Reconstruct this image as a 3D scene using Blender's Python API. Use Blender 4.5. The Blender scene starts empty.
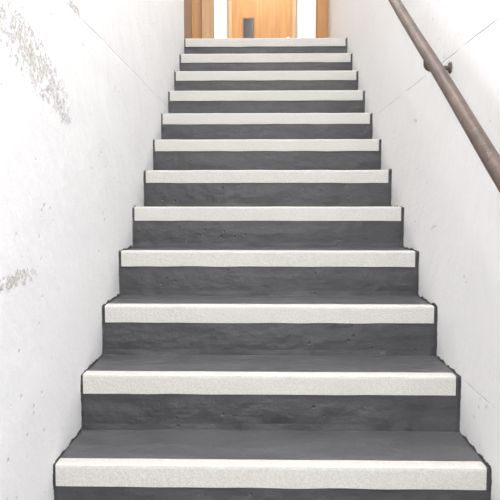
import bpy, bmesh, math, random
from mathutils import Vector, noise
random.seed(4)
D=bpy.data; C=bpy.context; S=C.scene
S.view_settings.view_transform='Standard'
S.view_settings.look='None'
S.view_settings.exposure=0.0

W=1.192; HX=W/2; T=0.272; R=0.175; Z0=0.70; NF=-3; NL=11
LZ=Z0+R*NL; CZ=LZ+2.45
PORT=4.37; FAR=6.85

def link(o,parent=None):
    C.collection.objects.link(o)
    if parent: o.parent=parent
    return o
def empty(name):
    e=D.objects.new(name,None); e.empty_display_size=.1; return link(e)
def mesh_obj(name,verts,faces,mat,parent=None,smooth=False):
    m=D.meshes.new(name); m.from_pydata(verts,[],faces); m.update()
    bm=bmesh.new(); bm.from_mesh(m); bmesh.ops.recalc_face_normals(bm,faces=bm.faces); bm.to_mesh(m); bm.free()
    if smooth:
        for p in m.polygons: p.use_smooth=True
    o=D.objects.new(name,m); m.materials.append(mat); return link(o,parent)
def box(name,x0,x1,y0,y1,z0,z1,mat,parent=None,bevel=0):
    v=[(x,y,z) for x in (x0,x1) for y in (y0,y1) for z in (z0,z1)]
    f=[(0,1,3,2),(4,6,7,5),(0,4,5,1),(2,3,7,6),(0,2,6,4),(1,5,7,3)]
    o=mesh_obj(name,v,f,mat,parent)
    if bevel:
        b=o.modifiers.new('bev','BEVEL'); b.width=bevel; b.segments=2
    return o
def tube(name,pts,r,mat,parent=None,res=10):
    c=D.curves.new(name,'CURVE'); c.dimensions='3D'; c.bevel_depth=r; c.bevel_resolution=res; c.use_fill_caps=True
    s=c.splines.new('POLY'); s.points.add(len(pts)-1)
    for p,q in zip(s.points,pts): p.co=(*q,1)
    tmp=D.objects.new(name+'_c',c); C.collection.objects.link(tmp)
    C.view_layer.update()
    m=D.meshes.new_from_object(tmp.evaluated_get(C.evaluated_depsgraph_get()))
    D.objects.remove(tmp)
    o=D.objects.new(name,m); m.materials.clear(); m.materials.append(mat)
    for p in m.polygons: p.use_smooth=True
    return link(o,parent)

# ---------- materials ----------
class NT:
    def __init__(s,name):
        s.m=D.materials.new(name); s.m.use_nodes=True; s.t=s.m.node_tree; s.n=s.t.nodes; s.l=s.t.links
        s.b=s.n['Principled BSDF']
        s.co=s.n.new('ShaderNodeTexCoord').outputs['Object']
    def scaled(s,sc):
        mp=s.n.new('ShaderNodeMapping'); mp.inputs['Scale'].default_value=sc; s.l.new(s.co,mp.inputs[0]); return mp.outputs[0]
    def noise(s,scale,detail=4,rough=.5,vec=None):
        n=s.n.new('ShaderNodeTexNoise'); n.inputs['Scale'].default_value=scale
        n.inputs['Detail'].default_value=detail; n.inputs['Roughness'].default_value=rough
        s.l.new(vec or s.co,n.inputs['Vector']); return n.outputs['Fac']
    def math(s,op,a,b=None,c=None,clamp=False):
        n=s.n.new('ShaderNodeMath'); n.operation=op; n.use_clamp=clamp
        for i,v in enumerate((a,b,c)):
            if v is None: continue
            if isinstance(v,(int,float)): n.inputs[i].default_value=v
            else: s.l.new(v,n.inputs[i])
        return n.outputs[0]
    def rng(s,v,a,b,c=0,d=1):
        n=s.n.new('ShaderNodeMapRange'); s.l.new(v,n.inputs[0])
        n.interpolation_type='SMOOTHSTEP' 
        for i,x in enumerate((a,b,c,d)): n.inputs[i+1].default_value=x
        return n.outputs[0]
    def mix(s,f,a,b):
        n=s.n.new('ShaderNodeMix'); n.data_type='RGBA'
        s.l.new(f,n.inputs[0]) if not isinstance(f,(int,float)) else None
        for k,v in ((6,a),(7,b)):
            if isinstance(v,tuple): n.inputs[k].default_value=(*v,1)
            else: s.l.new(v,n.inputs[k])
        return n.outputs[2]
    def bump(s,h,strength,dist):
        n=s.n.new('ShaderNodeBump'); n.inputs['Strength'].default_value=strength; n.inputs['Distance'].default_value=dist
        s.l.new(h,n.inputs['Height']); s.l.new(n.outputs[0],s.b.inputs['Normal'])
    def col(s,c):
        if isinstance(c,tuple): s.b.inputs['Base Color'].default_value=(*c,1)
        else: s.l.new(c,s.b.inputs['Base Color'])
    def rough(s,r): s.b.inputs['Roughness'].default_value=r

def wall_mat(name,seams_z,patches,base=(.89,.89,.90)):
    t=NT(name); sep=t.n.new('ShaderNodeSeparateXYZ'); t.l.new(t.co,sep.inputs[0]); X,Y,Z=sep.outputs
    wob=t.math('MULTIPLY',t.math('SUBTRACT',t.noise(3,3),.5),.015)
    seam=None
    for p,w in seams_z:
        d=t.math('ABSOLUTE',t.math('SUBTRACT',t.math('ADD',Z,wob),p))
        m=t.rng(d,w,w*.2)
        seam=m if seam is None else t.math('MAXIMUM',seam,m)
    seam=t.math('MULTIPLY',seam,t.rng(t.noise(5,3),.36,.56))
    v=t.n.new('ShaderNodeTexVoronoi'); v.inputs['Scale'].default_value=22; t.l.new(t.co,v.inputs['Vector'])
    pit=t.math('MULTIPLY',t.rng(v.outputs['Distance'],.16,.06),t.rng(t.noise(3.1,2),.5,.6))
    chip=None
    for (y,z,ry,rz,slope) in patches:
        dy=t.math('SUBTRACT',Y,y)
        dz=t.math('SUBTRACT',t.math('SUBTRACT',Z,z),t.math('MULTIPLY',dy,slope))
        e=t.math('ADD',t.math('POWER',t.math('ABSOLUTE',t.math('DIVIDE',dy,ry)),2),t.math('POWER',t.math('ABSOLUTE',t.math('DIVIDE',dz,rz)),2))
        e=t.math('SUBTRACT',1,e)
        f=t.math('ADD',t.math('MULTIPLY',e,.12),t.noise(48,8,.72))
        m=t.math('MULTIPLY',t.rng(f,.59,.602),t.rng(e,-.5,.0))
        chip=m if chip is None else t.math('MAXIMUM',chip,m)
    stain=t.rng(t.noise(1.1,4,.55),.35,.75)
    c=t.mix(stain,base,tuple(k*.96 for k in base))
    c=t.mix(t.math('MULTIPLY',seam,.22),c,(.5,.5,.49))
    c=t.mix(t.math('MULTIPLY',pit,.45),c,(.5,.47,.42))
    if chip is not None: c=t.mix(t.math('MULTIPLY',chip,t.rng(t.noise(130,3,.6),.38,.62,.05,.95)),c,(.52,.48,.41))
    t.col(c); t.rough(.65)
    h=t.math('ADD',t.math('MULTIPLY',t.noise(5,3,.5),1.2),t.math('MULTIPLY',t.noise(90,4,.6),.16))
    h=t.math('ADD',h,t.math('MULTIPLY',t.noise(19,4,.58),.34))
    h=t.math('SUBTRACT',h,t.math('MULTIPLY',seam,.4))
    h=t.math('SUBTRACT',h,t.math('MULTIPLY',pit,.4))
    if chip is not None:
        h=t.math('SUBTRACT',h,t.math('MULTIPLY',chip,t.math('ADD',.6,t.math('MULTIPLY',t.noise(90,4,.7),1.0))))
    t.bump(h,.8,.008)
    return t.m

M_wl=wall_mat('white_painted_concrete_left',[(2.0,.004)],
   [(-.10,1.785,.32,.080,-.30),(.12,1.70,.11,.055,-.4),(-.24,1.237,.18,.022,.03),(-.28,1.93,.16,.04,-.1),(.25,2.02,.12,.02,-.2)])
M_wr=wall_mat('white_painted_concrete_right',[(.874,.005),(2.45,.004),(1.9,.004)],
   [(.62,1.33,.05,.010,-.3),(.9,1.75,.04,.01,.3),(-.1,1.3,.03,.008,.1)],base=(.875,.868,.862))
M_w=wall_mat('white_plaster',[(9,.001)],[],base=(.87,.87,.86))

def stair_mat():
    t=NT('dark_grey_floor_paint')
    br=t.noise(7,6,.64,t.scaled((1,3,3)))
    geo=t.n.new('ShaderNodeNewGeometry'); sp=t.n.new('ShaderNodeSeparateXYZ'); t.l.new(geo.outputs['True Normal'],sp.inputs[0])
    # overhead light painted in: upward faces coloured lighter than risers
    top_light=t.rng(sp.outputs[2],.5,.9)
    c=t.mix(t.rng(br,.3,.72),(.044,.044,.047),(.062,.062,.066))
    c=t.mix(top_light,c,t.mix(t.rng(br,.3,.72),(.080,.081,.086),(.104,.105,.110)))
    c=t.mix(t.math('MULTIPLY',t.rng(t.noise(40,5,.7),.60,.70),.2),c,(.15,.15,.15))
    t.col(c); t.l.new(t.rng(br,.3,.7,.36,.5),t.b.inputs['Roughness'])
    h=t.math('ADD',t.noise(11,4,.52,t.scaled((1,1.6,1.6))),t.math('MULTIPLY',t.noise(90,3,.5),.07))
    v=t.n.new('ShaderNodeTexVoronoi'); v.inputs['Scale'].default_value=30; t.l.new(t.co,v.inputs['Vector'])
    h=t.math('SUBTRACT',h,t.math('MULTIPLY',t.math('MULTIPLY',t.rng(v.outputs['Distance'],.2,.05),t.rng(t.noise(8,2),.54,.62)),.4))
    t.bump(h,.8,.009); return t.m
M_st=stair_mat()
def strip_mat():
    t=NT('grip_nosing_light_grey')
    sp=t.noise(230,2,.5)
    c=t.mix(t.rng(sp,.33,.67),(.515,.50,.47),(.60,.588,.56))
    c=t.mix(t.math('MULTIPLY',t.rng(t.noise(9,5,.65),.55,.75),.15),c,(.42,.41,.38))
    t.col(c); t.rough(.75)
    t.b.inputs['Specular IOR Level'].default_value=.25
    t.bump(t.math('ADD',sp,t.noise(110,2)),.6,.0018); return t.m
M_sp=strip_mat()
def wood(name,a,b,rough=.4):
    t=NT(name); n=t.noise(2.2,6,.6,t.scaled((14,14,.9))); t.col(t.mix(t.rng(n,.3,.7),a,b)); t.rough(rough); t.bump(n,.1,.002); return t.m
M_wood=wood('honey_oak',(.43,.20,.06),(.54,.275,.095))
M_woodd=wood('walnut_brown',(.17,.09,.05),(.24,.13,.075))
M_woodl=wood('pale_oak',(.50,.31,.16),(.60,.40,.22))
def rust():
    t=NT('rusty_brown_steel')
    c=t.mix(t.rng(t.noise(14,6,.7),.35,.68),(.058,.037,.030),(.115,.076,.060))
    c=t.mix(t.math('MULTIPLY',t.rng(t.noise(50,4,.7),.58,.7),.5),c,(.22,.17,.15))
    t.col(c); t.b.inputs['Metallic'].default_value=0; t.rough(.45); t.bump(t.noise(100,4,.7),.6,.002); return t.m
M_ru=rust()
def plain(name,c,r=.5,metal=0):
    t=NT(name); n=t.noise(30,3); t.col(t.mix(n,tuple(k*.94 for k in c),c)); t.rough(r); t.b.inputs['Metallic'].default_value=metal; return t.m
M_floor=plain('grey_floor_paint',(.22,.22,.225),.45)
M_lfloor=plain('landing_vinyl',(.42,.40,.37),.4)
M_glass=plain('dark_door_glass',(.05,.045,.045),.15)
M_metal=plain('brushed_steel',(.6,.6,.6),.3,1)
M_house=plain('fill_housing_white',(.8,.8,.8),.4)
def emis(name,s):
    t=NT(name); t.col((1,1,1)); t.b.inputs['Emission Color'].default_value=(1,.985,.96,1); t.b.inputs['Emission Strength'].default_value=s; return t.m
M_em=emis('fill_diffuser',3)  # glowing face of the added ceiling fill fixtures

# ---------- staircase ----------
stair=empty('staircase')
SX=HX-.002
prof=[]
def ynose(n): return n*T
def zn(n): return Z0+n*R
for n in range(NF,NL+1):
    zb=zn(n)-R
    for k in range(8): prof.append((ynose(n),zb+R*k/8))
    nxt = T if n<NL else .12
    for k in range(8): prof.append((ynose(n)+nxt*k/8,zn(n)))
prof.append((ynose(NL)+.12,zn(NL)))
NX=110
vs=[];fs=[]
for i,(y,z) in enumerate(prof):
    for j in range(NX+1):
        x=-SX+2*SX*j/NX
        a=noise.noise(Vector((x*6,y*9,z*9)))*.004+noise.noise(Vector((x*23,y*30,z*30)))*.0014
        b=noise.noise(Vector((x*5+9,y*9,z*9)))*.003+noise.noise(Vector((x*21+9,y*30,z*30)))*.0009
        base = (i==0 or i==len(prof)-1)
        if not base and i%16==0:   # uneven fillet of paint where tread meets riser
            a-=.002+.003*max(0,noise.noise(Vector((x*12,n*3+i,0)))); b+=.002
        nose_ = (not base) and (i%16==8)
        if nose_: a*=.4; b*=.4
        vs.append((x,y+(0 if base else a),z+(0 if base else b)))
for i in range(len(prof)-1):
    for j in range(NX):
        q=i*(NX+1)+j; fs.append((q,q+1,q+NX+2,q+NX+1))
L=len(vs); yb=prof[-1][0]
vs+= [(-SX,yb,0),(SX,yb,0)]
last=(len(prof)-1)*(NX+1)
fs.append(tuple(last+j for j in range(NX+1))+(L+1,L))
fs.append(tuple(range(NX+1))+(L+1,L))
fs.append(tuple(i*(NX+1) for i in range(len(prof)))+(L,))
fs.append(tuple(i*(NX+1)+NX for i in range(len(prof)))+(L+1,))
mesh_obj('concrete_steps',vs,fs,M_st,stair)
LAP=.037; FACE=.056; th=.0055
for n in range(NF,NL+1):
    x0=-HX+.008+random.uniform(-.002,.003); x1=HX-.013+random.uniform(-.003,.002)
    y=ynose(n)+random.uniform(-.001,.001); z=zn(n)
    NS=50; V=[];F=[]
    for j in range(NS+1):
        x=x0+(x1-x0)*j/NS
        w1=noise.noise(Vector((x*9,n*7.3,1)))*.0012; w2=noise.noise(Vector((x*7,n*7.3,4)))*.0018; w3=noise.noise(Vector((x*8,n*7.3,9)))*.002
        P=[(y-th,z-FACE+w3),(y-th+w1*.5,z-.004+w1),(y-th*.75,z+th*.45+w1),(y+.003,z+th+w1),(y+LAP+w2,z+th),(y+LAP+w2,z-.005),(y+.006,z-.005),(y+.006,z-FACE+w3)]
        V+=[(x,a,b) for a,b in P]
    k=8
    for j in range(NS):
        for i in range(k): F.append((j*k+i,j*k+(i+1)%k,(j+1)*k+(i+1)%k,(j+1)*k+i))
    F+=[tuple(range(k)),tuple(range(NS*k,NS*k+k))]
    mesh_obj('nosing_strip_%d'%(n-NF+1),V,F,M_sp,stair)
for side,nm in ((-1,'left'),(1,'right')):
    ip=[];op=[]
    def add(y,z,ny,nz,amp=1):
        o=(.001+.009*max(0,.35+noise.noise(Vector((y*25,z*25,side*3))))+.004*random.random())*amp
        ip.append((y-ny*.01,z-nz*.01)); op.append((y+ny*o,z+nz*o))
    for n in range(NF,NL+1):
        y=ynose(n); zb=zn(n)-R; z=zn(n)
        for k in range(2,30): add(y,zb+R*k/30,-1,0)
        add(y,z,-.7,.7)
        nx=T if n<NL else .12
        for k in range(1,42): add(y+nx*k/43,z,0,1)
    xa=side*HX; xb=side*(HX-.0022); k=len(ip)
    v=[(xb,a,b) for a,b in ip]+[(xb,a,b) for a,b in op]+[(xa,a,b) for a,b in op]
    f=[(i,i+1,i+1+k,i+k) for i in range(k-1)]+[(i+k,i+1+k,i+1+2*k,i+2*k) for i in range(k-1)]
    mesh_obj('paint_margin_'+nm,v,f,M_st,stair)

# ---------- shell ----------
BK=-3.2
box('floor',-HX,HX,BK,ynose(NF),-.12,0,M_floor)
box('floor_landing',-2.4,2.4,yb,FAR,LZ-.15,LZ,M_lfloor)
box('wall_left',-HX-.2,-HX,BK,2.985,-.12,CZ,M_wl)
box('wall_right',HX,HX+.2,BK,PORT,-.12,CZ,M_wr)
box('ceiling',-2.6,2.6,BK,FAR+.15,CZ,CZ+.12,M_w)
box('wall_far',-2.6,2.6,FAR,FAR+.15,LZ-.15,CZ,M_w)
box('wall_corridor_left',-2.6,-2.4,PORT+.12,FAR,LZ-.15,CZ,M_w)
box('wall_corridor_right',2.4,2.6,PORT+.12,FAR,LZ-.15,CZ,M_w)
box('wall_portal_right',HX,2.4,PORT,PORT+.12,LZ,CZ,M_w)
box('wall_portal_left',-2.4,-HX,PORT,PORT+.12,LZ,CZ,M_w)
box('wall_portal_top',-HX,HX,PORT,PORT+.12,LZ+2.12,CZ,M_w)
box('wall_landing_left',-HX-.2,-HX-.06,2.985,PORT,LZ,CZ,M_w)
box('trim_1',-HX,-HX+.105,PORT-.03,PORT+.14,LZ,LZ+2.12,M_woodl,bevel=.004)
box('trim_2',HX-.105,HX,PORT-.03,PORT+.14,LZ,LZ+2.12,M_wood,bevel=.004)
box('trim_3',-HX+.105,HX-.105,PORT-.03,PORT+.14,LZ+2.03,LZ+2.12,M_wood,bevel=.004)
d2=empty('door_2')
box('leaf',-HX-.06,-HX-.02,3.08,3.66,LZ+.01,LZ+2.03,M_woodd,d2,.003)
box('jamb_1',-HX-.06,-HX,2.987,3.08,LZ,LZ+2.12,M_woodd,d2,.003)
box('jamb_2',-HX-.06,-HX,3.66,PORT-.03,LZ,LZ+2.12,M_wood,d2,.003)
box('head',-HX-.06,-HX,3.08,3.66,LZ+2.03,LZ+2.12,M_woodd,d2,.003)
box('upper_infill',-HX-.06,-HX,2.987,PORT-.03,LZ+2.12,CZ,M_w,d2)
d1=empty('door_1')
X0,X1=-.475,.425
box('frame_left',X0,X0+.05,FAR-.06,FAR,LZ,LZ+2.1,M_woodl,d1,.004)
box('frame_right',X1-.05,X1,FAR-.06,FAR,LZ,LZ+2.1,M_woodl,d1,.004)
box('frame_head',X0+.05,X1-.05,FAR-.06,FAR,LZ+2.04,LZ+2.1,M_woodl,d1,.004)
box('leaf',X0+.05,X1-.05,FAR-.04,FAR,LZ+.01,LZ+2.04,M_wood,d1,.002)
box('glass_pane',-.27,-.145,FAR-.047,FAR-.04,LZ+.65,LZ+1.26,M_glass,d1)
box('glass_bead',-.285,-.13,FAR-.044,FAR-.0395,LZ+.635,LZ+1.275,M_woodd,d1)
box('handle_plate',.30,.34,FAR-.048,FAR-.04,LZ+.85,LZ+1.02,M_metal,d1,.003)
tube('lever',[(.32,FAR-.045,LZ+.97),(.32,FAR-.09,LZ+.97),(.21,FAR-.09,LZ+.97)],.009,M_metal,d1)

# ---------- handrail ----------
hr=empty('handrail')
sl=R/T; xr=.515; yr=-.235; zr=1.474
def rz(y): return zr+(y-yr)*sl
y0,y1=-1.0,3.05
pts=[(xr+.05,y0-.02,rz(y0)-.03),(xr+.02,y0-.02,rz(y0)-.02),(xr,y0,rz(y0))]
N=40
for i in range(1,N+1):
    y=y0+(y1-y0)*i/N
    pts.append((xr+noise.noise(Vector((y*2,0,0)))*.002,y,rz(y)+noise.noise(Vector((y*2,5,0)))*.002))
tube('rail',pts,.0205,M_ru,hr,12)
for i,y in enumerate((-.62,.45,1.5,2.55)):
    z=rz(y)
    p=[(xr,y,z-.016),(xr,y,z-.04)]
    for a in range(1,7):
        t=a/6*math.pi/2
        p.append((xr+.022*(1-math.cos(t)),y,z-.04-.016*math.sin(t)))
    p.append((HX-.003,y,z-.050))
    tube('bracket_arm_%d'%(i+1),p,.0085,M_ru,hr,6)
    bm=bmesh.new(); bmesh.ops.create_cone(bm,cap_ends=True,segments=28,radius1=.020,radius2=.016,depth=.006)
    m=D.meshes.new('rose'); bm.to_mesh(m); bm.free(); m.materials.append(M_ru)
    o=D.objects.new('wall_rose_%d'%(i+1),m); o.rotation_euler=(0,-math.pi/2,0); o.location=(HX-.003,y,z-.050); link(o,hr)

# ---------- added fill lights, out of view ----------
def fill_lamp(x,y,power,ly=1.2,lx=.3):  # made-up fixture above the view, added to light stairs and landing
    e=empty('ceiling_fill'); 
    box('housing',x-lx/2-.02,x+lx/2+.02,y-ly/2-.02,y+ly/2+.02,CZ-.05,CZ,M_house,e,.006)
    box('diffuser',x-lx/2,x+lx/2,y-ly/2,y+ly/2,CZ-.058,CZ-.05,M_em,e)
    l=D.lights.new('fill_area','AREA'); l.shape='RECTANGLE'; l.size=lx; l.size_y=ly; l.energy=power; l.color=(1,.985,.965)
    o=D.objects.new('fill_area',l); o.location=(x,y,CZ-.065); link(o,e)
fill_lamp(0,-1.6,68); fill_lamp(0,.5,28); fill_lamp(0,2.6,20); fill_lamp(0,5.7,56)

w=D.worlds.new('world'); S.world=w; w.use_nodes=True
w.node_tree.nodes['Background'].inputs[0].default_value=(.98,.985,1,1)
w.node_tree.nodes['Background'].inputs[1].default_value=4.2  # back end left open so this enters as added frontal fill

# ---------- camera ----------
cam=D.cameras.new('camera'); cam.sensor_width=36; cam.sensor_fit='HORIZONTAL'; cam.lens=620/500*36; cam.clip_start=.02
co=D.objects.new('camera',cam); co.location=(-.025,-1.644,Z0+.713)
co.rotation_euler=(math.radians(90-4.15),0,math.radians(1.1)); link(co)
S.camera=co
